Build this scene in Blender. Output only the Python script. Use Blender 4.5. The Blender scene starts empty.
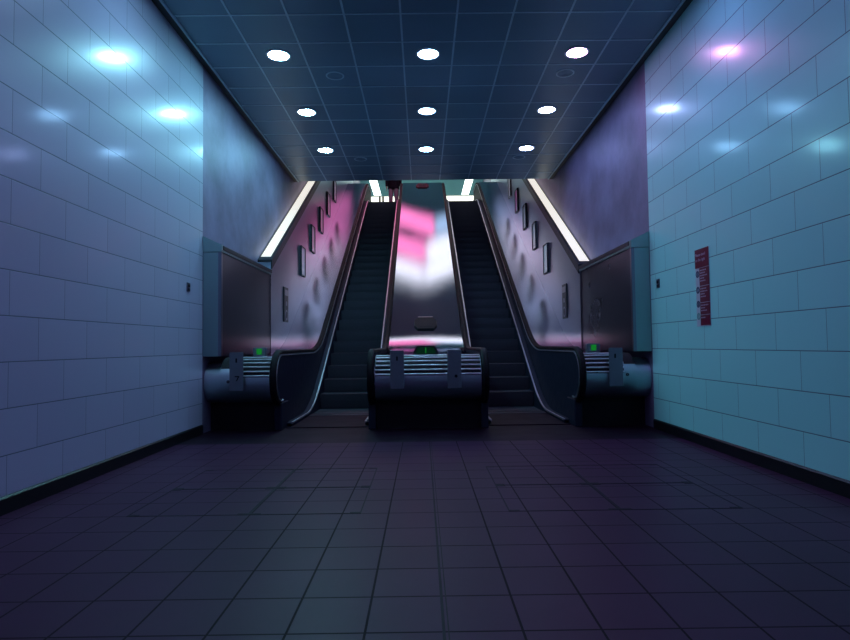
import bpy, bmesh, math, random
from mathutils import Vector, Matrix
random.seed(7)
sc = bpy.context.scene
C = sc.collection
PI = math.pi
T30 = math.tan(math.radians(30))

# ------------------------------------------------------------------ settings
sc.view_settings.view_transform = 'Standard'
sc.view_settings.look = 'None'
sc.view_settings.gamma = 1
sc.view_settings.exposure = 0.12
sc.view_settings.use_curve_mapping = False
sc.cycles.use_denoising = True
sc.cycles.max_bounces = 8
sc.cycles.diffuse_bounces = 4
sc.cycles.glossy_bounces = 5
sc.cycles.sample_clamp_indirect = 6.0
sc.cycles.caustics_reflective = True
sc.cycles.blur_glossy = 0.3

# ------------------------------------------------------------------ node helpers
class NT:
    def __init__(self, name):
        self.m = bpy.data.materials.new(name)
        self.m.use_nodes = True
        self.t = self.m.node_tree
        self.b = self.t.nodes['Principled BSDF']
    def n(self, typ, **kw):
        nd = self.t.nodes.new(typ)
        for k, v in kw.items():
            if k in nd.inputs: nd.inputs[k].default_value = v
            else: setattr(nd, k, v)
        return nd
    def l(self, a, b): self.t.links.new(a, b)
    def set(self, **kw):
        for k, v in kw.items(): self.b.inputs[k.replace('_', ' ')].default_value = v

def rgb(c): return (c[0], c[1], c[2], 1.0)

def plain(name, col, rough=0.5, metal=0.0, spec=0.5, noise=0.12, scale=9.0, bump=0.0):
    """a surface with faint mottling in colour and gloss"""
    a = NT(name)
    a.set(Base_Color=rgb(col), Roughness=rough, Metallic=metal)
    a.b.inputs['Specular IOR Level'].default_value = spec
    tc = a.n('ShaderNodeTexCoord')
    nz = a.n('ShaderNodeTexNoise', Scale=scale, Detail=3.0)
    a.l(tc.outputs['Object'], nz.inputs['Vector'])
    mx = a.n('ShaderNodeMix', data_type='RGBA')
    mx.inputs[6].default_value = rgb([c * (1 - noise) for c in col])
    mx.inputs[7].default_value = rgb([min(1, c * (1 + noise)) for c in col])
    a.l(nz.outputs['Fac'], mx.inputs[0]); a.l(mx.outputs[2], a.b.inputs['Base Color'])
    mr = a.n('ShaderNodeMapRange')
    mr.inputs[3].default_value = max(0.02, rough * 0.85); mr.inputs[4].default_value = min(1, rough * 1.15)
    a.l(nz.outputs['Fac'], mr.inputs[0]); a.l(mr.outputs[0], a.b.inputs['Roughness'])
    if bump:
        bp = a.n('ShaderNodeBump', Strength=bump, Distance=0.01)
        a.l(nz.outputs['Fac'], bp.inputs['Height']); a.l(bp.outputs['Normal'], a.b.inputs['Normal'])
    return a.m

def brushed(name, col, rough, stretch=(1, 40, 40), blot=0.25, metal=1.0, bump=0.03, blot_scale=1.1, tight=False):
    """brushed sheet metal: streaks plus broad smudges"""
    a = NT(name)
    a.set(Metallic=metal)
    tc = a.n('ShaderNodeTexCoord')
    mp = a.n('ShaderNodeMapping'); mp.inputs['Scale'].default_value = stretch
    a.l(tc.outputs['Object'], mp.inputs['Vector'])
    st = a.n('ShaderNodeTexNoise', Scale=6.0, Detail=4.0); a.l(mp.outputs[0], st.inputs['Vector'])
    bl = a.n('ShaderNodeTexNoise', Scale=blot_scale, Detail=5.0, Roughness=0.6); a.l(tc.outputs['Object'], bl.inputs['Vector'])
    mx = a.n('ShaderNodeMix', data_type='RGBA')
    mx.inputs[6].default_value = rgb([c * (1 - blot) for c in col]); mx.inputs[7].default_value = rgb([min(1, c * (1 + blot)) for c in col])
    a.l(bl.outputs['Fac'], mx.inputs[0]); a.l(mx.outputs[2], a.b.inputs['Base Color'])
    ad = a.n('ShaderNodeMath', operation='MULTIPLY_ADD'); ad.inputs[1].default_value = 0.16; ad.inputs[2].default_value = rough - 0.08
    a.l(bl.outputs['Fac'], ad.inputs[0]); a.l(ad.outputs[0], a.b.inputs['Roughness'])
    if tight:
        gl = a.n('ShaderNodeBsdfAnisotropic', distribution='BECKMANN')
        a.l(mx.outputs[2], gl.inputs['Color']); a.l(ad.outputs[0], gl.inputs['Roughness'])
        a.l(gl.outputs[0], a.t.nodes['Material Output'].inputs['Surface'])
    if bump:
        bp = a.n('ShaderNodeBump', Strength=bump, Distance=0.005)
        a.l(st.outputs['Fac'], bp.inputs['Height']); a.l(bp.outputs['Normal'], a.b.inputs['Normal'])
    return a.m

def tiles(name, c1, c2, cm, bw, bh, off, ax, shift, mortar, rough, spec=0.5, bump=0.4, rmort=0.7, wav=0.0, stain=0.0, bed=0.0, coat=0.0):
    """rectangular tiles with real metre sizes; ax = which two object axes carry the pattern"""
    a = NT(name)
    a.b.inputs['Specular IOR Level'].default_value = spec
    a.b.inputs['Coat Weight'].default_value = coat; a.b.inputs['Coat Roughness'].default_value = .13
    tc = a.n('ShaderNodeTexCoord'); sp = a.n('ShaderNodeSeparateXYZ'); a.l(tc.outputs['Object'], sp.inputs[0])
    cb = a.n('ShaderNodeCombineXYZ')
    for i in (0, 1):
        s = a.n('ShaderNodeMath', operation='SUBTRACT'); s.inputs[1].default_value = shift[i]
        a.l(sp.outputs[ax[i]], s.inputs[0]); a.l(s.outputs[0], cb.inputs[i])
    br = a.n('ShaderNodeTexBrick', offset=off, offset_frequency=2)
    br.inputs['Scale'].default_value = 1.0
    br.inputs['Mortar Size'].default_value = mortar; br.inputs['Mortar Smooth'].default_value = 0.15
    br.inputs['Brick Width'].default_value = bw; br.inputs['Row Height'].default_value = bh
    br.inputs['Color1'].default_value = rgb(c1); br.inputs['Color2'].default_value = rgb(c2); br.inputs['Mortar'].default_value = rgb(cm)
    a.l(cb.outputs[0], br.inputs['Vector'])
    fac = br.outputs['Fac']
    if bed:
        s2 = a.n('ShaderNodeSeparateXYZ'); a.l(cb.outputs[0], s2.inputs[0])
        pp = a.n('ShaderNodeMath', operation='PINGPONG'); pp.inputs[1].default_value = bh/2; a.l(s2.outputs[1], pp.inputs[0])
        lt = a.n('ShaderNodeMapRange'); lt.inputs[1].default_value = bed; lt.inputs[2].default_value = bed*.6; a.l(pp.outputs[0], lt.inputs[0])
        mx2 = a.n('ShaderNodeMath', operation='MAXIMUM'); a.l(lt.outputs[0], mx2.inputs[0]); a.l(br.outputs['Fac'], mx2.inputs[1]); fac = mx2.outputs[0]
    nz = a.n('ShaderNodeTexNoise', Scale=1.3, Detail=6.0, Roughness=0.6); a.l(tc.outputs['Object'], nz.inputs['Vector'])
    col = br.outputs['Color']
    if bed:
        mc = a.n('ShaderNodeMix', data_type='RGBA'); mc.inputs[7].default_value = rgb(cm)
        a.l(fac, mc.inputs[0]); a.l(col, mc.inputs[6]); col = mc.outputs[2]
    if stain:
        ml = a.n('ShaderNodeMix', data_type='RGBA', blend_type='MULTIPLY'); ml.inputs[0].default_value = 1.0
        rp = a.n('ShaderNodeMapRange'); rp.inputs[1].default_value = 0.3; rp.inputs[2].default_value = 0.7
        rp.inputs[3].default_value = 1 - stain; rp.inputs[4].default_value = 1.0
        a.l(nz.outputs['Fac'], rp.inputs[0]); a.l(col, ml.inputs[6]); a.l(rp.outputs[0], ml.inputs[7]); col = ml.outputs[2]
    a.l(col, a.b.inputs['Base Color'])
    mr = a.n('ShaderNodeMapRange'); mr.inputs[3].default_value = rough; mr.inputs[4].default_value = rmort
    a.l(fac, mr.inputs[0]); a.l(mr.outputs[0], a.b.inputs['Roughness'])
    inv = a.n('ShaderNodeMath', operation='SUBTRACT'); inv.inputs[0].default_value = 1.0; a.l(fac, inv.inputs[1])
    b1 = a.n('ShaderNodeBump', Strength=bump, Distance=0.004); a.l(inv.outputs[0], b1.inputs['Height'])
    last = b1
    if wav:
        n2 = a.n('ShaderNodeTexNoise', Scale=2.6, Detail=1.0); a.l(tc.outputs['Object'], n2.inputs['Vector'])
        b2 = a.n('ShaderNodeBump', Strength=wav, Distance=0.02); a.l(n2.outputs['Fac'], b2.inputs['Height']); a.l(b1.outputs['Normal'], b2.inputs['Normal']); last = b2
    a.l(last.outputs['Normal'], a.b.inputs['Normal'])
    return a.m

def emit(name, col, strength):
    a = NT(name)
    a.set(Base_Color=rgb([c*.4 for c in col]), Roughness=0.45)
    a.b.inputs['Specular IOR Level'].default_value = .2
    a.b.inputs['Emission Color'].default_value = rgb(col); a.b.inputs['Emission Strength'].default_value = strength
    return a.m

# ------------------------------------------------------------------ mesh helpers
def new(): return bmesh.new()
def box(bm, x0, x1, y0, y1, z0, z1, bev=0.0):
    vs = [bm.verts.new(v) for v in ((x0,y0,z0),(x1,y0,z0),(x1,y1,z0),(x0,y1,z0),(x0,y0,z1),(x1,y0,z1),(x1,y1,z1),(x0,y1,z1))]
    fs = [bm.faces.new([vs[i] for i in f]) for f in ((3,2,1,0),(4,5,6,7),(0,1,5,4),(1,2,6,5),(2,3,7,6),(3,0,4,7))]
    if bev:
        es = list({e for f in fs for e in f.edges})
        bmesh.ops.bevel(bm, geom=es, offset=bev, segments=2, affect='EDGES', profile=0.5)
def prism_yz(bm, pts, x0, x1):
    """polygon in the y-z plane extruded along x"""
    a = [bm.verts.new((x0, p[0], p[1])) for p in pts]; b = [bm.verts.new((x1, p[0], p[1])) for p in pts]
    n = len(pts)
    f1 = bm.faces.new(a); f2 = bm.faces.new(b[::-1])
    for i in range(n):
        j = (i + 1) % n
        bm.faces.new([a[j], a[i], b[i], b[j]])
    bmesh.ops.triangulate(bm, faces=[f1, f2])
def prism_xz(bm, pts, y0, y1):
    a = [bm.verts.new((p[0], y0, p[1])) for p in pts]; b = [bm.verts.new((p[0], y1, p[1])) for p in pts]
    n = len(pts)
    f1 = bm.faces.new(a); f2 = bm.faces.new(b[::-1])
    for i in range(n):
        j = (i + 1) % n
        bm.faces.new([a[j], a[i], b[i], b[j]])
    bmesh.ops.triangulate(bm, faces=[f1, f2])
def sheet(bm, pts, x0, x1, th=0.01, smooth=True):
    """thin sheet that follows a y-z path, normal side outwards, thickness inwards"""
    n = len(pts); off = []
    for i in range(n):
        p0 = pts[max(0, i-1)]; p1 = pts[min(n-1, i+1)]
        d = Vector((p1[0]-p0[0], p1[1]-p0[1])).normalized()
        off.append((pts[i][0] + d.y*th, pts[i][1] - d.x*th))
    top = [[bm.verts.new((x, p[0], p[1])) for p in pts] for x in (x0, x1)]
    bot = [[bm.verts.new((x, p[0], p[1])) for p in off] for x in (x0, x1)]
    for i in range(n-1):
        f = bm.faces.new([top[0][i], top[1][i], top[1][i+1], top[0][i+1]]); f.smooth = smooth
        bm.faces.new([bot[0][i+1], bot[1][i+1], bot[1][i], bot[0][i]])
        bm.faces.new([top[0][i+1], bot[0][i+1], bot[0][i], top[0][i]])
        bm.faces.new([top[1][i], bot[1][i], bot[1][i+1], top[1][i+1]])
    for k in (0, n-1): bm.faces.new([top[0][k], bot[0][k], bot[1][k], top[1][k]])
def sweep(bm, pts, x, prof, smooth=True):
    """sweep a closed profile (dx, dn) along a y-z path at constant x"""
    n = len(pts); rings = []
    for i in range(n):
        p0 = pts[max(0, i-1)]; p1 = pts[min(n-1, i+1)]
        d = Vector((p1[0]-p0[0], p1[1]-p0[1])).normalized(); nn = (-d.y, d.x)
        rings.append([bm.verts.new((x + a, pts[i][0] + nn[0]*b, pts[i][1] + nn[1]*b)) for a, b in prof])
    m = len(prof)
    for i in range(n-1):
        for k in range(m):
            f = bm.faces.new([rings[i][k], rings[i][(k+1) % m], rings[i+1][(k+1) % m], rings[i+1][k]]); f.smooth = smooth
    bm.faces.new(rings[0][::-1]); bm.faces.new(rings[-1])
def cyl(bm, c, axis, r, h, seg=24, r2=None, smooth=True):
    """solid cylinder from point c along axis vector"""
    r2 = r if r2 is None else r2
    ax = Vector(axis).normalized(); q = ax.to_track_quat('Z', 'Y')
    v0, v1 = [], []
    for k in range(seg):
        a = 2*PI*k/seg
        v0.append(bm.verts.new(Vector(c) + q @ Vector((r*math.cos(a), r*math.sin(a), 0))))
        v1.append(bm.verts.new(Vector(c) + q @ Vector((r2*math.cos(a), r2*math.sin(a), h))))
    for k in range(seg):
        f = bm.faces.new([v0[k], v0[(k+1) % seg], v1[(k+1) % seg], v1[k]]); f.smooth = smooth
    bm.faces.new(v0[::-1]); bm.faces.new(v1)
def ring(bm, c, axis, r0, r1, h, seg=32):
    ax = Vector(axis).normalized(); q = ax.to_track_quat('Z', 'Y')
    R = []
    for (r, z) in ((r0, 0), (r1, 0), (r1, h), (r0, h)):
        R.append([bm.verts.new(Vector(c) + q @ Vector((r*math.cos(2*PI*k/seg), r*math.sin(2*PI*k/seg), z))) for k in range(seg)])
    for i in range(4):
        for k in range(seg):
            bm.faces.new([R[i][k], R[i][(k+1) % seg], R[(i+1) % 4][(k+1) % seg], R[(i+1) % 4][k]])
def obj(name, bm, mat, parent=None, kind=None, loc=None):
    bmesh.ops.recalc_face_normals(bm, faces=bm.faces)
    for e in bm.edges:
        if len(e.link_faces) != 2 or e.calc_face_angle(0) > math.radians(32): e.smooth = False
    me = bpy.data.meshes.new(name); bm.to_mesh(me); bm.free()
    if mat is not None: me.materials.append(mat)
    o = bpy.data.objects.new(name, me); C.objects.link(o)
    if parent is not None: o.parent = parent; o.matrix_parent_inverse = parent.matrix_world.inverted() if False else Matrix.Translation(-parent.location)
    if kind: o['kind'] = kind
    if loc: o.location = loc
    return o
def struct(name, bm, mat): return obj(name, bm, mat, kind='structure')
def thing(name, label, cat, loc=(0, 0, 0), group=None):
    o = bpy.data.objects.new(name, None); C.objects.link(o); o.empty_display_size = 0.2
    o.location = loc; o['label'] = label; o['category'] = cat
    if group: o['group'] = group
    return o
def rebase(root, objs=None):
    pass
def arc(cy, cz, r, a0, a1, n, rz=None):
    rz = r if rz is None else rz
    return [(cy + r*math.cos(math.radians(a0 + (a1-a0)*i/n)), cz + rz*math.sin(math.radians(a0 + (a1-a0)*i/n))) for i in range(n+1)]
def bend(p, q, s, n=10):
    """smooth quadratic bend p -> s through corner q"""
    out = []
    for i in range(n+1):
        t = i/n
        out.append(((1-t)**2*p[0] + 2*t*(1-t)*q[0] + t*t*s[0], (1-t)**2*p[1] + 2*t*(1-t)*q[1] + t*t*s[1]))
    return out

# ------------------------------------------------------------------ dimensions (metres)
CX = 0.07                      # centre line of the hall
XL, XR = CX - 2.90, CX + 2.90  # tiled walls
YJ = 7.74                      # where the tiles stop
ZC = 4.80                      # ceiling
YE = 13.32                     # far edge of the ceiling
YB = -4.0                      # added wall behind the camera
LAND_Y, LAND_Z = 20.86, 6.04   # upper landing
CLAD = 2.67                    # half distance between the lower steel walls
def zi(y, c): return T30*y + c # a line parallel to the stairs

# ------------------------------------------------------------------ materials
M = {}
M['tile_l'] = tiles('glazed_wall_tile_left', (.43,.44,.57), (.40,.41,.54), (.12,.15,.19), .637, .316, .5, (1, 2), (4.44-6.37, .071-3.16), .0022, .32, spec=.4, bump=.35, wav=.10, bed=.0045, coat=.42)  # purple light on the left wall is put into the tile colour
M['tile_r'] = tiles('glazed_wall_tile_right', (.37,.79,.77), (.35,.76,.74), (.12,.15,.19), .637, .316, .5, (1, 2), (4.39-6.37, .071-3.16), .0022, .32, spec=.4, bump=.35, wav=.10, bed=.0045, coat=.42)  # teal light on the right wall is put into the tile colour
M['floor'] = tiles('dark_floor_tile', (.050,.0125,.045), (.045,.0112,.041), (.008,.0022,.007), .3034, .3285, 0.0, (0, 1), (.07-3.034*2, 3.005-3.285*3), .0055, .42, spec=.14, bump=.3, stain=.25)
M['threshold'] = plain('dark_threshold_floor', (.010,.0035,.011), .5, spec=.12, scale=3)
M['upper'] = brushed('mottled_wall_sheet', (.20,.165,.27), .5, (30, 1, 1), .8, metal=.3, blot_scale=1.4)
M['steel'] = brushed('brushed_steel', (.40,.45,.56), .17, (40, 1, 1), .04, bump=.0, blot_scale=.6, tight=True)
M['steel_outer'] = brushed('worn_brushed_steel', (.44,.47,.58), .235, (40, 1, 1), .06, bump=.0, blot_scale=.8, tight=True)
M['clad'] = brushed('steel_wall_cladding', (.38,.41,.54), .32, (1, 2, 40), .06, bump=0, blot_scale=.5)
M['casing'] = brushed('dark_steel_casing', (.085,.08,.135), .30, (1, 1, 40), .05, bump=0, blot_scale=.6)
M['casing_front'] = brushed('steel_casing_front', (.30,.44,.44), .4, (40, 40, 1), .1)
M['drum'] = brushed('drum_steel', (.42,.56,.60), .42, (1, 30, 30), .06)
M['bar'] = brushed('polished_bar', (.90,.90,.95), .30, (1, 20, 20), .05, bump=.01)
M['trim'] = brushed('bright_trim', (.52,.48,.56), .45, (20, 1, 1), .05, bump=.01)
M['black'] = plain('black_rubber', (.005,.005,.008), .6, spec=.12)
M['balus'] = plain('dark_balustrade_panel', (.014,.017,.034), .5, spec=.12)
M['dark'] = plain('dark_recess', (.008,.008,.012), .6, spec=.2)
M['edge'] = plain('dark_edge_strip', (.012,.012,.018), .4, spec=.4)
M['lip'] = brushed('grey_lip', (.24,.24,.30), .3, (1, 20, 20), .05)
M['guide'] = brushed('steel_rail_guide', (.78,.76,.84), .4, (1, 20, 20), .05)
M['step'] = plain('dark_step_metal', (.048,.048,.066), .42, metal=.3, scale=20)
M['riser'] = plain('dark_riser_metal', (.030,.028,.042), .5, metal=.4, scale=20)
M['ceil'] = plain('ceiling_panel', (.12,.205,.28), .42, metal=.2, scale=1.5)
M['tbar'] = plain('ceiling_grid_bar', (.42,.56,.64), .4, metal=.3)
M['base'] = plain('black_baseboard', (.006,.006,.009), .4, spec=.3)
M['white'] = plain('white_enamel', (.62,.62,.66), .4)
M['shaft'] = plain('painted_shaft', (.08,.14,.23), .6)
M['hall'] = plain('pale_hall_paint', (.40,.68,.70), .5)
M['plate'] = plain('grey_notice_plate', (.16,.19,.23), .35, metal=.5)
M['green'] = emit('green_lamp', (.008, .30, .03), .45)
M['green_dim'] = emit('dim_green_lamp', (.003, .06, .02), .16)
M['sign_red'] = plain('red_sign_face', (.16,.006,.028), .3, spec=.3)
M['sign_white'] = plain('white_sign_face', (.55,.52,.60), .35)
M['sign_mark'] = plain('sign_lettering', (.50,.36,.46), .4)
M['icon'] = plain('dark_blue_icon', (.03,.035,.10), .4)
M['icon_green'] = plain('pale_green_icon', (.10,.30,.28), .4)
M['joint'] = plain('dark_joint', (.010,.009,.014), .6, spec=.2)

# ------------------------------------------------------------------ room shell
bm = new(); box(bm, XL-.1, XR+.1, YB, 6.88, -.12, 0); struct('floor', bm, M['floor'])
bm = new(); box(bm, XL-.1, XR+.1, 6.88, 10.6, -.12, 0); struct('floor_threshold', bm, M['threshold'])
bm = new(); box(bm, CX-.006, CX+.006, 2.0 if False else YB+.1, 6.88, -.002, .0015); struct('trim_1', bm, M['joint'])
bm = new(); box(bm, CX+.016, CX+.021, YB+.1, 6.88, -.002, .0015); struct('trim_2', bm, M['joint'])
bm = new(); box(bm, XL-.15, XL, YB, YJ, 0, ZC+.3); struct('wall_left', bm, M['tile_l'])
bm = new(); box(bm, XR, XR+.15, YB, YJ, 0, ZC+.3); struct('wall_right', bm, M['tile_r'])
bm = new(); box(bm, XL-.15, XL, YJ, 34, 0, 11.5); struct('wall_left_upper', bm, M['upper'])
bm = new(); box(bm, XR, XR+.15, YJ, 34, 0, 11.5); struct('wall_right_upper', bm, M['upper'])
bm = new(); box(bm, XL-.1, XR+.1, YB-.15, YB, 0, ZC+.3); struct('wall_back_added', bm, M['tile_l'])  # unseen wall added to close the hall and keep light in
for s, nm in ((-1, 'left'), (1, 'right')):
    x = XL if s < 0 else XR
    bm = new(); prism_xz(bm, [(x, 0), (x-s*.022, 0), (x-s*.022, .105), (x-s*.008, .118), (x, .118)], YB, YJ-.02); struct('baseboard_' + nm, bm, M['base'])
# ceiling with its grid bars
bm = new(); box(bm, XL, XR, YB, YE, ZC, ZC+.16); ceil = struct('ceiling', bm, M['ceil'])
gx = [.117 + .6325*(k+.5) for k in range(-5, 4)]
gy = [6.55 + .628*k for k in range(-16, 11)]
bm = new()
for x in gx:
    if XL+.1 < x < XR-.1: box(bm, x-.011, x+.011, YB, YE, ZC-.006, ZC+.01)
for y in gy: box(bm, XL+.05, XR-.05, y-.010, y+.010, ZC-.005, ZC+.01)
g = obj('grid_bars', bm, M['tbar'], ceil); g['kind'] = 'structure'
# edge trims of the ceiling: an angle bar on each side, a dark strip for the shade in the gap to the wall
for s, nm in ((-1, 3), (1, 4)):
    x = XL if s < 0 else XR
    bm = new(); box(bm, min(x-s*.11, x-s*.085), max(x-s*.11, x-s*.085), YB, YE, ZC-.02, ZC+.01); struct('trim_%d' % nm, bm, M['tbar'])
    bm = new(); box(bm, min(x, x-s*.083), max(x, x-s*.083), YB, YE, ZC-.012, ZC+.01); struct('trim_%d' % (nm+2), bm, M['edge'])
# end of the ceiling: soffit upstand, sloped shaft ceiling, hall at the top
bm = new(); box(bm, XL, XR, YE-.12, YE, ZC+.16, 6.2); struct('wall_soffit', bm, M['ceil'])
zs0 = 6.2
bm = new(); prism_yz(bm, [(YE-.1, 6.2), (YE-.1, 6.4), (18.0, 9.05), (18.0, 8.85)], XL, XR); struct('ceiling_shaft', bm, M['shaft'])
HC = 8.85
bm = new(); box(bm, XL, XR, 17.98, 34, HC, HC+.15); struct('ceiling_hall', bm, M['hall'])
bm = new(); box(bm, XL, XR, 34, 34.15, 5.5, HC+.2); struct('wall_hall', bm, M['hall'])
bm = new(); box(bm, XL, XR, LAND_Y+.02, 34, LAND_Z-.3, LAND_Z); struct('floor_hall', bm, M['hall'])

# lower steel walls that follow the stairs
def zstrip(y): return zi(y, ZST)
ZST = -3.40
Y0C = 10.32
for s, nm in ((-1, 'left'), (1, 'right')):
    ZST = -3.40 if s < 0 else -3.54
    xa, xb = CX + s*CLAD, CX + s*2.90
    pts = [(Y0C, .97), (Y0C, zstrip(Y0C)), (23.0, zstrip(23)), (23.0, 5.6), (20, 5.4), (11.2, .97)]
    bm = new(); prism_yz(bm, pts, min(xa, xb), max(xa, xb)); struct('wall_%s_lower' % nm, bm, M['clad'])

# ------------------------------------------------------------------ downlights
LX = {'left': -1.78, 'middle': .117, 'right': 2.01}
LY = [7.47, 9.33, 11.18]
COLS = {}
def lamp_mat(nm, col, st):
    if nm not in COLS: COLS[nm] = emit('lamp_' + nm, col, st)
    return COLS[nm]
def downlight(x, y, mat, label, group):
    t = thing('downlight', label, 'light', (x, y, ZC), group)
    bm = new(); ring(bm, (x, y, ZC-.014), (0, 0, 1), .128, .156, .014, 36); obj('trim_ring', bm, M['white'], t)
    bm = new(); cyl(bm, (x, y, ZC-.010), (0, 0, 1), .128, .009, 36); obj('lens', bm, mat, t)
LC, MC, RC = (.31, .83, 1.0), (.28, .60, 1.0), (.38, .50, 1.0)
LAMPS = {
 ('left', 0): ('cool', LC, 205), ('middle', 0): ('blue', MC, 80), ('right', 0): ('pink', (1.0, .38, .85), 60),
 ('left', 1): ('cool', LC, 205), ('middle', 1): ('blue', MC, 80), ('right', 1): ('iris', RC, 88),
 ('left', 2): ('cool', LC, 205), ('middle', 2): ('blue', MC, 80), ('right', 2): ('iris', RC, 88)}
rown = ['nearest to the entrance', 'in the middle row', 'in the row nearest the escalators']
for (c, r), (nm, col, st) in LAMPS.items():
    if (c, r) == ('right', 0): lab = 'round ceiling downlight with a pink halo, the front one beside the right wall'
    else: lab = 'round white ceiling downlight %s, %s' % ({'left': 'on the left side', 'middle': 'on the centre line', 'right': 'on the right side'}[c], rown[r])
    downlight(LX[c], LY[r], lamp_mat(nm, col, st), lab, 'recessed ceiling downlights')
# unseen downlights added to tint the near walls and floor
NEAR = [('left', 5.6, 'sky', (.36, .68, 1.0), 160), ('right', 5.6, 'indigo', (.38, .42, 1.0), 100),
        ('left', 1.9, 'lilac', (.60, .38, 1.0), 150), ('right', 1.9, 'violet', (.50, .30, 1.0), 90)]
for c, y, nm, col, st in NEAR:
    downlight(LX[c], y, lamp_mat(nm, col, st), 'added unseen ceiling downlight %s over the %s half of the open floor' % ('nearer the viewer' if y < 3 else 'overhead', c), 'added downlights over the near floor')

# ceiling loudspeakers
for x, y, lab in ((-1.15, 8.07, 'round dark ceiling loudspeaker between the front left and front centre downlights'),
                  (2.0, 8.06, 'round dark ceiling loudspeaker just behind the pink-haloed downlight'),
                  (-1.18, 11.75, 'round dark ceiling loudspeaker near the ceiling edge over the left escalator'),
                  (1.96, 11.74, 'round dark ceiling loudspeaker near the ceiling edge over the right escalator')):
    t = thing('ceiling_speaker', lab, 'speaker', (x, y, ZC), 'ceiling loudspeakers')
    bm = new(); ring(bm, (x, y, ZC-.010), (0, 0, 1), .105, .125, .010, 32); obj('rim', bm, M['tbar'], t)
    bm = new(); cyl(bm, (x, y, ZC-.006), (0, 0, 1), .105, .006, 32)
    for rr in (.03, .055, .08): ring(bm, (x, y, ZC-.009), (0, 0, 1), rr-.006, rr+.006, .004, 24)
    obj('grille', bm, M['ceil'], t)

# ------------------------------------------------------------------ luminous strips along the slope
M['diff'] = emit('strip_diffuser', (1.0, .95, .86), .78)
for s, nm in ((-1, 'left'), (1, 'right')):
    xf = CX + s*CLAD
    ys, ye = Y0C + .03, 22.5
    ZST = -3.40 if s < 0 else -3.54
    t = thing('strip_light', 'long sloping illuminated strip on top of the %s steel wall' % nm, 'light', (xf, ys, zstrip(ys)), 'sloping strip lights')
    def para(ya, yb, lo, hi): return [(ya, zstrip(ya)+lo), (yb, zstrip(yb)+lo), (yb, zstrip(yb)+hi), (ya, zstrip(ya)+hi)]
    xw_ = CX + s*2.898
    bm = new()
    x0, x1 = sorted((xf - s*.022, xf - s*.001)); prism_yz(bm, para(ys-.02, ye, -.12, .045), x0, x1)
    x0, x1 = sorted((xf - s*.001, xf + s*.030)); prism_yz(bm, para(ys-.02, ye, .001, .045), x0, x1)
    x0, x1 = sorted((xf + s*.030, xw_)); prism_yz(bm, para(ys-.02, ys+.10, .001, .045), x0, x1)
    x0, x1 = sorted((xw_ - s*.012, xw_)); prism_yz(bm, para(ys+.10, ye, .001, .050), x0, x1)
    obj('frame', bm, M['edge'], t)
    y = ys + .11
    xd0, xd1 = sorted((xf + s*.032, xw_ - s*.014))
    while y < ye - .2:
        y2 = min(y + 1.22, ye)
        bm = new(); prism_yz(bm, para(y, y2-.014, .002, .030), xd0, xd1); obj('diffuser', bm, M['diff'], t)
        y = y2

# ------------------------------------------------------------------ side casings (steel boxes beside the newels)
for s, nm in ((-1, 'left'), (1, 'right')):
    xa, xb = CX + s*CLAD, CX + s*2.895
    lo, hi = sorted((xa, xb))
    t = thing('wall_casing', '%s-hand upright steel box casing on the wall between tiles and sloping strip' % nm if False else 'steel box casing between the %s tiled wall and the sloping strip light' % nm, 'casing', ((lo+hi)/2, 7.76, .985), 'steel wall casings')
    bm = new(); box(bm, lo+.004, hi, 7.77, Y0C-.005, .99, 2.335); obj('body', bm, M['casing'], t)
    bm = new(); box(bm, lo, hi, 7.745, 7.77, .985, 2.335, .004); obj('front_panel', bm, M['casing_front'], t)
    xe0, xe1 = sorted((xa - s*.012, xa + s*.03))
    bm = new(); box(bm, xe0, xe1, 7.742, 7.80, .985, 2.335, .003); obj('corner_strip', bm, M['lip'], t)
    bm = new(); prism_xz(bm, [(xa - s*.016, 2.34), (xb, 2.34), (xb, 2.545), (xa - s*.016, 2.43)], 7.735, Y0C-.004); obj('top_cap', bm, M['casing_front'], t)
    xe0, xe1 = sorted((xa - s*.024, xa - s*.004))
    bm = new(); box(bm, xe0, xe1, 7.80, Y0C-.004, 2.37, 2.425); obj('edge_strip', bm, M['edge'], t)
    xe0, xe1 = sorted((xa - s*.008, xa + s*.01))
    bm = new(); box(bm, xe0, xe1, Y0C-.035, Y0C-.006,   .99, 2.33); obj('joint_strip', bm, M['lip'], t)

# ------------------------------------------------------------------ escalators
HR = 0.62                        # distance of handrail centre from escalator centre
ESC = {-1: CX - 1.36, 1: CX + 1.36}
CH = -5.33                       # handrail line
CT = -5.64                       # skirt trim line
CN = -6.00                       # step nosing line
yb = (1.03 - CH)/T30
yt = (LAND_Z + .92 - CH)/T30
HAND = arc(8.02, .685, .345, 285, 90, 26)[:] + [(8.6, 1.03), (9.6, 1.03)] + bend((yb-.75, 1.03), (yb, 1.03), (yb+.65, zi(yb+.65, CH)), 12) \
     + [(y, zi(y, CH)) for y in (13, 15, 17, 19)] + bend((yt-.6, zi(yt-.6, CH)), (yt, LAND_Z+.92), (yt+.6, LAND_Z+.92), 8) + [(yt+1.4, LAND_Z+.92)]
yb2 = (.06 - CT)/T30
ytt = (LAND_Z + .10 - CT)/T30
TRIM = [(8.25, .06), (9.0, .06)] + bend((yb2-.55, .06), (yb2, .06), (yb2+.6, zi(yb2+.6, CT)), 12) + [(y, zi(y, CT)) for y in (12, 14, 16, 18)] \
     + bend((ytt-.5, zi(ytt-.5, CT)), (ytt, LAND_Z+.10), (ytt+.5, LAND_Z+.10), 6) + [(yt+1.3, LAND_Z+.10)]
W2 = .042
PROF = [(-W2, .012), (-W2, -.012), (-W2*.6, -.026), (W2*.6, -.026), (W2, -.012), (W2, .012), (W2*.55, .026), (-W2*.55, .026)]
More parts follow.
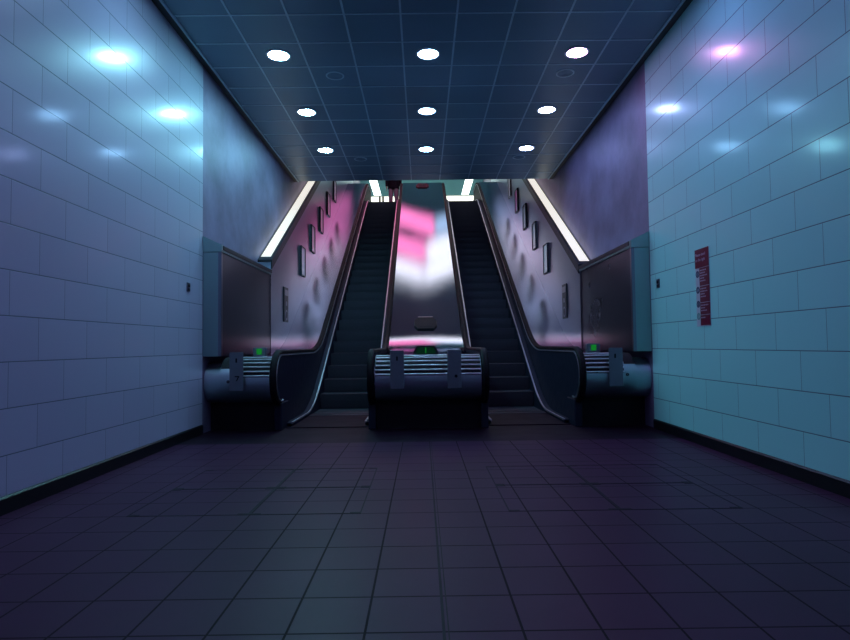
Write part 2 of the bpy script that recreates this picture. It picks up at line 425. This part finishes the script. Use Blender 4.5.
def inset(path, d):
    out = []
    for i, p in enumerate(path):
        p0 = path[max(0, i-1)]; p1 = path[min(len(path)-1, i+1)]
        v = Vector((p1[0]-p0[0], p1[1]-p0[1])).normalized()
        out.append((p[0] + v.y*d, p[1] - v.x*d))
    return out
step_mesh = {}
def make_step_bm():
    bm = new()
    run, rise = .4, .4*T30
    riser = [(.0, 0), (.004, -.02), (.010, -.06), (.022, -.12), (.042, -.19), (.06, -rise-.03)]
    prism_yz(bm, riser + [(run+.10, -rise-.03), (run+.03, -.03), (run, 0)], -.495, .495)
    # cleats: fine ribs on tread
    for k in range(33):
        x = -.48 + k*.03
        box(bm, x-.006, x+.006, .012, run-.01, -.001, .006)
    return bm
def handside(t, x, side, outer):
    """one balustrade of an escalator at x; side = direction towards the steps"""
    bm = new()
    top = inset(HAND, .028)
    base = [(8.0, .0), (8.15, .0)]
    pts = top + [(yt+1.3, LAND_Z+.08)] + [p for p in reversed(TRIM)][1:] + [(8.25, .02), (8.16, .02)]
    prism_yz(bm, pts, x-.026, x+.026)
    b = obj('balustrade_panel', bm, M['balus'], t)
    # thin grey lip right under the rail, on the step side
    bm = new(); sweep(bm, inset(HAND, .040), x + side*.034, [(-.010, .010), (-.010, -.008), (.010, -.008), (.010, .010)]); obj('rail_guide', bm, M['guide'], t)
    bm = new(); sweep(bm, HAND, x, PROF); obj('handrail', bm, M['black'], t)
    # newel foot
    bm = new(); box(bm, x-.05, x+.05, 7.94, 8.36, 0, .36, .012); obj('newel_foot', bm, M['balus'], t)
    # skirt under the trim, and the bright trim itself
    xs = ESC[1]*0 + t.location.x - side*.505
    lo = [(p[0], p[1]-.55 if p[0] > 10 else max(-.1, p[1]-.55)) for p in TRIM]
    bm = new(); prism_yz(bm, TRIM + lo[::-1], xs-.004, xs+.004); obj('skirt_panel', bm, M['balus'], t)
    xd0, xd1 = sorted((xs, x))
    bm = new(); sheet(bm, TRIM, xd0+.004, xd1-.02*0, .012); obj('inner_deck', bm, M['balus'], t)
    bm = new(); sweep(bm, TRIM, xs + side*.004, [(-.013, .012), (-.013, -.010), (.010, -.010), (.010, .012)]); obj('skirt_trim', bm, M['trim'], t)
for s, nm in ((-1, 'left'), (1, 'right')):
    ex = ESC[s]
    t = thing('escalator', '%s flight of dark moving stairs with black handrails rising to the landing' % nm, 'escalator', (ex, 9.0, 0), 'pair of escalators')
    n = int((LAND_Y - 10.39)/.4)
    ymin = LAND_Y - .4*(n+1)
    k = 0
    first = None
    for i in range(n+1):
        yk = LAND_Y - .4*(i+1); zk = LAND_Z - .4*T30*i
        if zk < .1: break
        if first is None:
            first = obj('step', make_step_bm(), M['step'], t)
            first.matrix_parent_inverse = Matrix.Identity(4); first.location = (0, yk-9.0, zk)
        else:
            d = first.copy(); C.objects.link(d); d.location = (0, yk-9.0, zk)
    # level steps at the foot, comb and floor plate
    for j in range(2):
        d = first.copy(); C.objects.link(d); d.location = (0, yk + .4 - 9.0 - .4*(j+1) - .0, .012 - .001*j)
    ycomb = yk + .4 - .8
    bm = new(); box(bm, ex-.5, ex+.5, ycomb-.22, ycomb-.004, .001, .016)
    for q in range(30): box(bm, ex-.48+q*.0325, ex-.466+q*.0325, ycomb-.03, ycomb+.05, .0185, .024)
    obj('comb', bm, M['lip'], t)
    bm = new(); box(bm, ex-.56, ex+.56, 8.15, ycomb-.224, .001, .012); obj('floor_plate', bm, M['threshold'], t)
    bm = new(); box(bm, ex-.52, ex+.52, LAND_Y+.0, LAND_Y+1.6, LAND_Z-.01, LAND_Z+.006); obj('landing_plate', bm, M['lip'], t)
    for side in (-1, 1):
        handside(t, ex - side*HR, side, (side == -s) )

# ------------------------------------------------------------------ steel decks between / beside the balustrades, with their rounded ends
DK = .965
ybd = (DK - (CH - .05))/T30
DECK = [(8.02, DK)] + [(8.5, DK), (9.6, DK)] + bend((ybd-.85, DK), (ybd, DK), (ybd+.75, zi(ybd+.75, CH-.05)), 16) + [(y, zi(y, CH-.05)) for y in (13.0, 15.0, 17.0, 19.0)] + [(21.3, zi(21.3, CH-.05))]
NOSE = arc(8.02, .665, .30, 90, 262, 30)
def casing(t, x0, x1, bars, deck_mat):
    # drum: rounded nose with recessed band for the bars
    bm = new(); sheet(bm, NOSE[::-1], x0, x1, .012); obj('drum', bm, M['drum'], t)
    bm = new(); sheet(bm, DECK, x0, x1, .012); obj('deck', bm, deck_mat, t)
    bm = new(); box(bm, x0+.004, x1-.004, 8.0, 8.06, 0, .37); obj('plinth', bm, M['dark'], t)
    for a in (104, 118, 132, 145, 157, 168):
        a = math.radians(a)
        bm = new(); cyl(bm, (bars[0], 8.02 + .306*math.cos(a), .665 + .306*math.sin(a)), (1, 0, 0), .0105, bars[1]-bars[0], 16); obj('bar', bm, M['bar'], t)
    bm = new(); sheet(bm, arc(8.02, .665, .302, 98, 171, 18)[::-1], bars[0], bars[1], .003); obj('bar_recess', bm, M['dark'], t)
hx = 1.36 - HR  # handrail offset from centre
t = thing('escalator_deck', 'polished steel deck with rounded ribbed end between the two escalators', 'escalator casing', (CX, 8.0, 0), 'steel escalator decks')
casing(t, CX - hx + .052, CX + hx - .052, (CX - hx + .06, CX + hx - .06), M['steel'])
for s, nm in ((-1, 'left'), (1, 'right')):
    a, b = CX + s*(1.36 + HR + .052), CX + s*(CLAD - .0)
    c = CX + s*2.52
    t = thing('escalator_deck', 'steel deck and ribbed drum between the %s escalator and the %s wall' % (nm, nm), 'escalator casing', ((a+b)/2, 8.0, 0), 'steel escalator decks')
    x0, x1 = sorted((a, b)); bars = sorted((a + s*.008, c))
    casing(t, x0, x1, bars, M['steel_outer'])
    d0, d1 = sorted((b + s*.002, CX + s*2.895))
    bm = new(); prism_yz(bm, arc(8.05, .64, .27, 118, 262, 20) + [(8.3, .37), (8.3, .9)], d0, d1); obj('drum_return', bm, M['drum'], t)
    bm = new(); box(bm, d0, d1, 8.05, 8.12, 0, .368); obj('plinth', bm, M['dark'], t)
    d0, d1 = sorted((c + s*.012, b))
    bm = new(); sheet(bm, arc(8.02, .665, .302, 92, 148, 12)[::-1], d0, d1, .004); obj('shade_sheet', bm, M['dark'], t)  # dark sheet on the drum stands for shade under the casing

# flat housings with clipped corners lying on the centre deck
M['maroon'] = plain('dark_maroon_enamel', (.035,.006,.012), .5, spec=.2)
def deck_housing(yc, mat, label):
    xc = CX; zc = zi(yc, CH-.05)
    t = thing('deck_housing', label, 'housing', (xc, yc, zc), 'clipped housings on the centre deck')
    c, s_ = math.cos(PI/6), math.sin(PI/6)
    def P(u, v, h): return (xc+u, yc + v*c - h*s_, zc + v*s_ + h*c)
    def solid(bm, pts, h0, h1, k):
        a = [bm.verts.new(P(u, v, h0)) for u, v in pts]; b = [bm.verts.new(P(u*k, v*k, h1)) for u, v in pts]
        bm.faces.new(a[::-1]); bm.faces.new(b)
        for i in range(len(pts)): bm.faces.new([a[i], a[(i+1) % len(pts)], b[(i+1) % len(pts)], b[i]])
    oc = [(-.225,-.12), (-.16,-.25), (.16,-.25), (.225,-.12), (.225,.10), (.15,.25), (-.15,.25), (-.225,.10)]
    bm = new(); solid(bm, oc, .001, .03, .96); cv = obj('cover', bm, mat, t)
    bm = new(); solid(bm, [(-.15,.262), (.15,.262), (.15,.278), (-.15,.278)], .001, .022, 1.0); obj('top_rim', bm, M['trim'], cv)
    bm = new(); solid(bm, [(-.12,-.16), (.12,-.16), (.12,.12), (-.12,.12)], .031, .034, 1.0); obj('window', bm, M['joint'], cv)
deck_housing(11.95, M['dark'], 'black housing with clipped corners low on the centre steel deck')
deck_housing(20.9, M['maroon'], 'dark red housing at the very top of the centre steel deck')

# ------------------------------------------------------------------ notice plates standing against the drums
def plate(x, label, icons):
    y = 7.675
    t = thing('sign_plate', label, 'plate', (x, y, .54), 'grey plates on the drums')
    bm = new(); box(bm, x-.088, x+.088, y-.012, y, .545, 1.035, .004); pl = obj('plate', bm, M['plate'], t)
    bm = new()
    for kind, dx, z in icons:
        if kind == 'slot': cyl(bm, (x+dx, y-.015, z), (0, 1, 0), .011, .004, 14); box(bm, x+dx-.011, x+dx+.011, y-.015, y-.011, z-.045, z)
        if kind == 'hook': box(bm, x+dx-.03, x+dx+.03, y-.015, y-.011, z, z+.014); prism_xz(bm, [(x+dx+.03, z+.012), (x+dx+.014, z+.012), (x+dx-.014, z-.05), (x+dx+.0, z-.05)], y-.015, y-.011)
        if kind == 'hole': cyl(bm, (x+dx, y-.015, z), (0, 1, 0), .02, .004, 14)
    obj('mark', bm, M['dark'], pl)
plate(CX - .395, 'grey plate with a dark slot on the left half of the centre drum', [('slot', 0, .95)])
plate(CX + .335, 'grey plate with a small dark hole on the right half of the centre drum', [('hole', .02, .70)])
plate(CX - 2.44, 'grey plate with two dark marks on the drum beside the left wall', [('slot', .0, .95), ('hook', .01, .72)])
plate(CX + 2.40, 'grey plate with one dark slot on the drum beside the right wall', [('slot', -.01, .95)])
# little key switches on the drums
for x, z, lab in ((CX - 2.56, .66, 'small dark key switch left of the plate on the left drum'), (CX + 2.56, .69, 'small dark key switches right of the plate on the right drum')):
    t = thing('key_switch', lab, 'switch', (x, 7.70, z), 'key switches on the drums')
    bm = new(); cyl(bm, (x, 7.765, z), (0, -1, 0), .020, .055, 16); br_ = obj('barrel', bm, M['edge'], t)
    bm = new(); box(bm, x-.004, x+.004, 7.708, 7.712, z-.012, z+.012); obj('key_slot', bm, M['lip'], br_)

# green direction lamps
def lampbox(x, label, big):
    y = 8.02
    t = thing('direction_lamp', label, 'signal lamp', (x, y, DK), 'green direction lamps')
    if big:
        bm = new(); prism_xz(bm, [(x-.165, DK), (x+.165, DK), (x+.165, DK+.045), (x+.115, DK+.125), (x-.115, DK+.125), (x-.165, DK+.045)], y, y+.12); obj('housing', bm, M['edge'], t)
        bm = new(); prism_xz(bm, [(x-.13, DK+.02), (x+.13, DK+.02), (x+.13, DK+.05), (x+.098, DK+.108), (x-.098, DK+.108), (x-.13, DK+.05)], y-.006, y+.002); ln_ = obj('lens', bm, M['green_dim'], t)
        bm = new(); prism_xz(bm, [(x-.006, DK+.03), (x+.006, DK+.03), (x+.006, DK+.1), (x-.006, DK+.1)], y-.009, y-.005); obj('arrow', bm, M['green'], ln_)
    else:
        bm = new(); box(bm, x-.085, x+.085, y, y+.10, DK, DK+.125, .006); obj('housing', bm, M['plate'], t)
        bm = new(); box(bm, x-.036, x+.036, y-.006, y+.002, DK+.035, DK+.112, .003); obj('lens', bm, M['green'], t)
lampbox(CX - .025, 'wide dim green lamp with sloping ends on top of the centre drum', True)
lampbox(CX - 2.245, 'small bright green lamp on top of the left drum', False)
lampbox(CX + 2.22, 'small bright green lamp on top of the right drum', False)

# ------------------------------------------------------------------ advert frames on the steel walls
ordn = ['lowest', 'second lowest', 'third from the bottom', 'fourth from the bottom', 'topmost']
for s, nm in ((-1, 'left'), (1, 'right')):
    for k in range(5):
        y0 = 12.78 + (1.22 if s < 0 else 1.27)*k; yc = y0 + .22; zc = zi(yc, -4.56)
        xf = CX + s*CLAD
        lab = 'pink advert in a slim frame on the right steel wall' if (s > 0 and k == 3) else '%s dark-edged advert frame on the %s steel wall' % (ordn[k], nm)
        t = thing('advert_frame', lab, 'advert', (xf, yc, zc), 'advert frames along the %s wall' % nm)
        xa, xb = sorted((xf, xf - s*.045))
        hw, hh, w = .215, .32, .022
        bm = new()
        box(bm, xa, xb, yc-hw, yc-hw+w, zc-hh, zc+hh); box(bm, xa, xb, yc+hw-w, yc+hw, zc-hh, zc+hh)
        box(bm, xa, xb, yc-hw+w, yc+hw-w, zc-hh, zc-hh+w); box(bm, xa, xb, yc-hw+w, yc+hw-w, zc+hh-w, zc+hh)
        fr = obj('frame', bm, M['edge'], t)
        col = [(.75,.68,.80), (.80,.76,.80), (.70,.72,.80), (.78,.66,.78), (.72,.72,.8)][k] if s < 0 else [(.88,.88,.82), (.60,.70,.74), (.55,.64,.70), (.85,.25,.62), (.65,.72,.78)][k]
        key = 'poster_%s_%d' % (nm, k)
        M[key] = plain('poster_paper_%s_%d' % (nm, k), col, .25, noise=.25, scale=5)
        xa, xb = sorted((xf, xf - s*.030))
        bm = new(); box(bm, xa, xb, yc-hw+w, yc+hw-w, zc-hh+w, zc+hh-w); obj('poster', bm, M[key], fr)
# dark notice boards lower down
for s, nm in ((-1, 'left'), (1, 'right')):
    xf = CX + s*CLAD; yc, zc = 11.42, 1.90
    t = thing('notice_board', 'narrow dark notice board low on the %s steel wall' % nm, 'notice', (xf, yc, zc), 'dark notice boards')
    xa, xb = sorted((xf, xf - s*.02))
    bm = new(); box(bm, xa, xb, yc-.17, yc+.17, zc-.33, zc+.33, .004); bd = obj('board', bm, M['edge'], t)
    xa, xb = sorted((xf - s*.021, xf - s*.025))
    bm = new(); box(bm, xa, xb, yc-.13, yc+.13, zc+.17, zc+.28); box(bm, xa, xb, yc-.05, yc+.05, zc-.02, zc+.06); obj('caption', bm, M['lip'], bd)
    bm = new(); ring(bm, (xf - s*.020, yc, zc-.2), (-s, 0, 0), .07, .10, .005, 24); obj('roundel', bm, M['lip'], bd)

# ------------------------------------------------------------------ red safety sign on the right wall
t = thing('safety_sign', 'tall narrow red and white safety sign on the right tiled wall', 'sign', (XR, 6.4, 1.68))
xw = XR
SY0, SY1, SZ0, SZ1 = 6.145, 6.45, 1.262, 2.085   # near edge, far edge
bm = new(); box(bm, xw-.006, xw, SY0, SY1, SZ0, SZ1, .001); obj('backing', bm, M['sign_white'], t)
bm = new(); box(bm, xw-.009, xw-.0061, SY0, SY1, SZ1-.20, SZ1); 
zz = [SZ1-.205, SZ1-.40, SZ1-.575, SZ1-.705, SZ0+.004]
for i in range(4): box(bm, xw-.009, xw-.0061, SY0, SY1-.095, zz[i+1]+.006, zz[i])
red = obj('red_panel', bm, M['sign_red'], t)
for z, dark in ((SZ1-.265, 1), (SZ1-.435, 1), (SZ1-.585, 1), (SZ1-.715, 0)):
    bm = new(); ring(bm, (xw-.006, SY1-.048, z), (-1, 0, 0), .024, .037, .003, 24)
    box(bm, xw-.009, xw-.0062, SY1-.055, SY1-.041, z-.020, z+.012); cyl(bm, (xw-.006, SY1-.048, z+.016), (-1, 0, 0), .006, .003, 10)
    obj('pictogram', bm, M['icon'] if dark else M['icon_green'], t)
def text(body, size, y, z, parent, mat, name='lettering'):
    cu = bpy.data.curves.new(name, 'FONT'); cu.body = body; cu.size = size; cu.extrude = .0008
    cu.materials.append(mat)
    tmp = bpy.data.objects.new(name, cu); C.objects.link(tmp)
    dg = bpy.context.evaluated_depsgraph_get()
    me = bpy.data.meshes.new_from_object(tmp.evaluated_get(dg)); bpy.data.objects.remove(tmp)
    me.materials.clear(); me.materials.append(mat)
    o = bpy.data.objects.new(name, me); C.objects.link(o)
    # wall faces -x: text runs from far (left) to near (right)
    R = Matrix(((0, 0, -1), (-1, 0, 0), (0, 1, 0))).to_4x4()
    o.parent = parent
    o.matrix_parent_inverse = Matrix.Translation(-parent.location)
    bpy.context.view_layer.update(); o.matrix_world = Matrix.Translation((xw-.0098, y, z)) @ R
    return o
text('Please stand', .046, SY1-.012, SZ1-.075, red, M['sign_mark'])
text('on the right', .046, SY1-.012, SZ1-.130, red, M['sign_mark'])
for i, nl in enumerate((5, 4, 3, 1)):
    for q in range(nl):
        bm = new()
        z = zz[i] - .026 - q*.028
        ln = (.15, .12, .16, .10, .13)[(q + i) % 5]
        y = SY1 - .112
        while y - .018 > SY1 - .112 - ln:
            w = random.choice((.02, .032, .026)); box(bm, xw-.0102, xw-.0088, y-w, y, z-.006, z+.006); y -= w + .008
        obj('lettering', bm, M['sign_mark'], red)

# small wall switches
for s, nm, y in ((-1, 'left', 7.26), (1, 'right', 7.48)):
    xw2 = XL if s < 0 else XR
    t = thing('wall_switch', 'tiny dark key switch plate on the %s tiled wall near the casing' % nm, 'switch', (xw2, y, 1.83), 'wall key switches')
    xa, xb = sorted((xw2, xw2 - s*.012))
    bm = new(); box(bm, xa, xb, y-.045, y+.045, 1.78, 1.89, .003); pl = obj('plate', bm, M['lip'], t)
    bm = new(); cyl(bm, (xw2 - s*.010, y, 1.85), (-s, 0, 0), .018, .012, 16); obj('lock', bm, M['edge'], pl)
    bm = new(); xa, xb = sorted((xw2 - s*.011, xw2 - s*.016)); box(bm, xa, xb, y-.03, y+.03, 1.79, 1.82); obj('button', bm, M['edge'], pl)

# ------------------------------------------------------------------ floor access covers: flush frames with lifting lugs
def cover(x0, x1, y0, y1, label):
    t = thing('floor_cover', label, 'access cover', ((x0+x1)/2, (y0+y1)/2, 0), 'flush floor access covers')
    w = .009; h = .0022
    bm = new()
    box(bm, x0, x0+w, y0, y1, 0, h); box(bm, x1-w, x1, y0, y1, 0, h); box(bm, x0+w, x1-w, y0, y0+w, 0, h); box(bm, x0+w, x1-w, y1-w, y1, 0, h)
    obj('frame', bm, M['joint'], t)
    for xx, yy in ((x0+.04, y0+.02), (x1-.04, y0+.02), (x0+.04, y1-.02), (x1-.04, y1-.02)):
        bm = new(); box(bm, xx-.035, xx+.035, yy-.012, yy+.012, 0, h+.0006, .0005); obj('lug', bm, M['joint'], t)
for xs, nm in (((-1.955, -1.155, -.415), 'left'), ((.555, 1.295, 2.10), 'right')):
    for i in range(2):
        for j, (ya, yb_) in enumerate(((3.99, 4.728), (4.732, 5.45))):
            side = ('wall' if (i == 0) == (nm == 'left') else 'centre')
            cover(xs[i]+.0005, xs[i+1]-.0005, ya, yb_, '%s floor access cover of the %s group, %s side' % ('nearer' if j == 0 else 'farther', nm, side))

# ------------------------------------------------------------------ upper hall: lamps, posts and a passer-by
def hall_lamp(x0, x1, y0, y1, z, mat, label):
    t = thing('ceiling_strip_light', label, 'light', ((x0+x1)/2, y0, z), 'lights of the upper hall')
    bm = new(); box(bm, x0-.03, x1+.03, y0-.03, y1+.03, z-.02, z); obj('tray', bm, M['white'], t)
    bm = new(); box(bm, x0, x1, y0, y1, z-.035, z-.02); obj('diffuser', bm, mat, t)
M['hl'] = emit('hall_tube', (.80, 1.0, .92), 4.5)
hall_lamp(CX-2.45, CX-2.1, 24, 30.6, HC, M['hl'], 'long pale ceiling light of the upper hall above the left escalator')
hall_lamp(CX+2.05, CX+2.4, 24, 30.6, HC, M['hl'], 'long pale ceiling light of the upper hall above the right escalator')
M['hl2'] = emit('hall_panel', (1.0, 1.0, .84), 1.6)
hall_lamp(CX-2.7, CX+2.75, 30.9, 32.6, HC, M['hl2'], 'broad bright ceiling light across the far end of the upper hall')
# lamps on the ceiling over the stair heads, set in shallow V rows (mirrored in the steel decks)
M['sl_pink'] = emit('pink_tube', (1.0, .20, .42), 3.6)
M['sl_rose'] = emit('rose_tube', (.80, .82, 1.0), 2.4)
M['sl_white'] = emit('white_tube', (1.0, .92, .90), 3.2)
M['sl_cool'] = emit('cool_tube', (.62, .80, 1.0), 1.6)
def vlamp(x0, x1, ya, yb, dep, mat, label):
    t = thing('ceiling_light', label, 'light', ((x0+x1)/2, (ya+yb)/2, HC), 'ceiling lights over the stair heads')
    def slab(bm, g, z0, z1):
        P = [(x0-g, ya-g), (x1+g, yb-g), (x1+g, yb+dep+g), (x0-g, ya+dep+g)]
        a = [bm.verts.new((q[0], q[1], z0)) for q in P]; b = [bm.verts.new((q[0], q[1], z1)) for q in P]
        bm.faces.new(a[::-1]); bm.faces.new(b)
        for k in range(4): bm.faces.new([a[k], a[(k+1) % 4], b[(k+1) % 4], b[k]])
    bm = new(); slab(bm, .03, HC-.03, HC-.002); obj('tray', bm, M['white'], t)
    bm = new(); slab(bm, 0, HC-.05, HC-.03); obj('diffuser', bm, mat, t)
for k, (yy, dep, ml, mr_, xm) in enumerate(((18.25, .62, 'sl_white', 'sl_white', 0), (19.25, .72, 'sl_pink', 'sl_white', .12), (20.45, .80, 'sl_pink', 'sl_cool', .45))):
    vlamp(CX-2.3, CX+xm-.03, yy+1.0+.43*xm, yy+.43*xm if xm == 0 else yy, dep, M[ml], '%s ceiling light over the left escalator head' % ['nearest', 'middle pink', 'farthest pink'][k])
    vlamp(CX+xm+.03, CX+2.3, yy, yy+1.0-.43*xm, dep, M[mr_], '%s ceiling light over the right escalator head' % ['nearest', 'middle white', 'farthest cool'][k])

# narrow unseen lamps added over each flight to brighten the top steps
M['shaft_fill_lamp'] = emit('shaft_fill_lamp', (.66, .78, 1.0), 10)
SL = (8.85 - 6.2)/(18.0 - YE + .1)
for s, nm in ((-1, 'left'), (1, 'right')):
    xc, yc = CX + s*1.85, 16.6; zc = 6.2 + SL*(yc - YE + .1)
    t = thing('ceiling_light', 'added unseen cool lamp on the sloping ceiling above the %s escalator' % nm, 'light', (xc, yc, zc), 'added lamps on the sloping ceiling')
    def q(a, b, l): return [(yc-l, zc-SL*l+a), (yc+l, zc+SL*l+a), (yc+l, zc+SL*l+b), (yc-l, zc-SL*l+b)]
    bm = new(); prism_yz(bm, q(-.05, -.003, .72), xc-.19, xc+.19); obj('tray', bm, M['white'], t)
    bm = new(); prism_yz(bm, q(-.07, -.05, .70), xc-.16, xc+.16); obj('diffuser', bm, M['shaft_fill_lamp'], t)

# two short dark posts on the landing
for x, lab in ((-1.52, 'short dark post at the head of the left escalator, the left one'), (-1.40, 'short dark post at the head of the left escalator, the right one')):
    t = thing('barrier_post', lab, 'post', (x, 22.2, LAND_Z), 'dark posts on the landing')
    bm = new(); cyl(bm, (x, 22.2, LAND_Z), (0, 0, 1), .035, .58, 14); obj('shaft', bm, M['edge'], t)
    bm = new(); cyl(bm, (x, 22.2, LAND_Z+.58), (0, 0, 1), .042, .03, 14, .03); obj('cap', bm, M['edge'], t)

# passer-by: dark coat and dusky trousers, standing at the head of the left escalator
PX, PY, PZ = -.99, 21.9, LAND_Z + .008
def skin_body(name, joints, edges, mat, parent, sub=2):
    me = bpy.data.meshes.new(name)
    names = list(joints)
    me.from_pydata([joints[n][0] for n in names], [(names.index(a), names.index(b)) for a, b in edges], [])
    o = bpy.data.objects.new(name, me); C.objects.link(o)
    md = o.modifiers.new('skin', 'SKIN'); md.use_smooth_shade = True
    for i, n in enumerate(names):
        r = joints[n][1]; r = r if isinstance(r, tuple) else (r, r)
        me.skin_vertices[0].data[i].radius = r
    me.skin_vertices[0].data[0].use_root = True
    sd = o.modifiers.new('sub', 'SUBSURF'); sd.levels = sub; sd.render_levels = sub
    dg = bpy.context.evaluated_depsgraph_get()
    m2 = bpy.data.meshes.new_from_object(o.evaluated_get(dg)); bpy.data.objects.remove(o)
    m2.name = name
    m2.materials.clear(); m2.materials.append(mat)
    for p in m2.polygons: p.use_smooth = True
    o = bpy.data.objects.new(name, m2); C.objects.link(o); o.parent = parent
    return o
M['skin'] = plain('skin', (.35,.22,.17), .5)
M['coat'] = plain('dark_coat_cloth', (.004,.003,.008), .8, spec=.08)
M['trouser'] = plain('dusky_trouser_cloth', (.26,.18,.25), .8, spec=.08)
M['shoe'] = plain('dark_shoe_leather', (.02,.02,.025), .4)
M['hair'] = plain('dark_hair', (.02,.015,.012), .6)
t = thing('person', 'person in a dark coat and dusky trousers standing at the top of the left escalator', 'person', (PX, PY, PZ))
J = {'pelvis': ((0,0,.93), (.14,.10)), 'waist': ((0,0,1.10), (.13,.09)), 'chest': ((0,0,1.32), (.16,.11)), 'neck0': ((0,0,1.47), (.07,.06)), 'neck': ((0,.0,1.53), .05), 'head': ((0,-.01,1.62), (.075,.09)), 'crown': ((0,0,1.72), (.07,.085)),
     'hipL': ((-.09,0,.88), .09), 'kneeL': ((-.105,-.01,.49), .055), 'ankL': ((-.11,.02,.09), .037), 'toeL': ((-.125,-.13,.035), .03),
     'hipR': ((.09,0,.88), .09), 'kneeR': ((.105,-.01,.49), .055), 'ankR': ((.11,.02,.09), .037), 'toeR': ((.125,-.13,.035), .03),
     'shL': ((-.18,0,1.42), .055), 'elL': ((-.24,.02,1.13), .042), 'wrL': ((-.25,-.05,.89), .028), 'paL': ((-.25,-.06,.83), (.018,.032)),
     'shR': ((.18,0,1.42), .055), 'elR': ((.24,.02,1.13), .042), 'wrR': ((.25,-.05,.89), .028), 'paR': ((.25,-.06,.83), (.018,.032))}
E = [('pelvis','waist'),('waist','chest'),('chest','neck0'),('neck0','neck'),('neck','head'),('head','crown'),('pelvis','hipL'),('hipL','kneeL'),('kneeL','ankL'),('ankL','toeL'),
     ('pelvis','hipR'),('hipR','kneeR'),('kneeR','ankR'),('ankR','toeR'),('chest','shL'),('shL','elL'),('elL','wrL'),('wrL','paL'),('chest','shR'),('shR','elR'),('elR','wrR'),('wrR','paR')]
for sgn, q in ((-1, 'L'), (1, 'R')):
    for i, (dy, ln) in enumerate(((-.032, .075), (-.012, .088), (.008, .082), (.026, .062))):
        a = 'f%d%s' % (i, q); J[a] = ((sgn*.25, -.06+dy, .79), .009); J[a+'m'] = ((sgn*.248, -.063+dy, .79-ln*.55), .008); J[a+'t'] = ((sgn*.238, -.068+dy, .79-ln), .007)
        E += [('pa'+q, a), (a, a+'m'), (a+'m', a+'t')]
    J['t0'+q] = ((sgn*.245, -.105, .83), .010); J['t1'+q] = ((sgn*.235, -.118, .79), .008); E += [('pa'+q, 't0'+q), ('t0'+q, 't1'+q)]
body = skin_body('body', J, E, M['skin'], t, 1)
def lathe_xy(bm, rings, seg=20):
    R = [[bm.verts.new((cx + rx*math.cos(2*PI*k/seg), cy + ry*math.sin(2*PI*k/seg), z)) for k in range(seg)] for (cx, cy, z, rx, ry) in rings]
    for i in range(len(R)-1):
        for k in range(seg):
            f = bm.faces.new([R[i][k], R[i][(k+1) % seg], R[i+1][(k+1) % seg], R[i+1][k]]); f.smooth = True
    bm.faces.new(R[0][::-1]); bm.faces.new(R[-1])
def child(name, bm, mat):
    o = obj(name, bm, mat, t); o.matrix_parent_inverse = Matrix.Identity(4); return o
bm = new(); lathe_xy(bm, [(0,0,.80,.215,.155), (0,0,.95,.205,.15), (0,0,1.12,.185,.135), (0,0,1.32,.205,.145), (0,0,1.43,.19,.12), (0,0,1.50,.085,.08)])
for sx in (-1, 1): lathe_xy(bm, [(sx*.25,-.045,.90,.045,.05), (sx*.245,.02,1.13,.062,.062), (sx*.20,.0,1.38,.075,.075), (sx*.15,0,1.46,.06,.06)], 14)
child('coat', bm, M['coat'])
bm = new()
for sx in (-1, 1): lathe_xy(bm, [(sx*.11,.02,.06,.062,.07), (sx*.107,.0,.3,.07,.078), (sx*.105,-.01,.5,.078,.085), (sx*.095,0,.75,.095,.11), (sx*.08,0,.95,.10,.12)], 16)
child('trousers', bm, M['trouser'])
for sx in (-1, 1):
    bm = new(); lathe_xy(bm, [(sx*.118,-.05,.0,.05,.14), (sx*.118,-.05,.03,.052,.142), (sx*.117,-.03,.07,.045,.115), (sx*.113,.01,.11,.045,.06)], 16); child('shoe', bm, M['shoe'])
bm = new(); lathe_xy(bm, [(0,.02,1.60,.085,.085), (0,.015,1.68,.088,.10), (0,.01,1.76,.078,.09), (0,.01,1.80,.03,.035)], 16); child('hair', bm, M['hair'])
bm = new()
for sx in (-1, 1): cyl(bm, (sx*.032, -.088, 1.66), (0, -1, 0), .010, .008, 10)
child('eye', bm, M['icon'])
bm = new(); prism_yz(bm, [(-.085, 1.66), (-.115, 1.615), (-.085, 1.61)], -.012, .012); child('nose', bm, M['skin'])
bm = new(); box(bm, -.022, .022, -.102, -.088, 1.575, 1.583, .002); child('mouth', bm, M['sign_red'])

# ------------------------------------------------------------------ world and camera
w = bpy.data.worlds.new('world'); sc.world = w; w.use_nodes = True
w.node_tree.nodes['Background'].inputs[0].default_value = (.10, .08, .2, 1); w.node_tree.nodes['Background'].inputs[1].default_value = .02
cam_d = bpy.data.cameras.new('camera'); cam = bpy.data.objects.new('camera', cam_d); C.objects.link(cam); sc.camera = cam
F = 600.0
cam_d.sensor_fit = 'HORIZONTAL'; cam_d.sensor_width = 36; cam_d.lens = F/850*36; cam_d.clip_start = .05; cam_d.clip_end = 200
p = math.atan2(25, F); yaw = math.atan2(3, F); roll = math.radians(.7)
fw = Vector((math.sin(yaw)*math.cos(p), math.cos(yaw)*math.cos(p), math.sin(p)))
rt = Vector((math.cos(yaw), -math.sin(yaw), 0)); up = rt.cross(fw)
rt, up = rt*math.cos(roll) - up*math.sin(roll), up*math.cos(roll) + rt*math.sin(roll)
cam.matrix_world = Matrix(((rt.x, up.x, -fw.x, 0), (rt.y, up.y, -fw.y, 0), (rt.z, up.z, -fw.z, 1.1), (0, 0, 0, 1)))
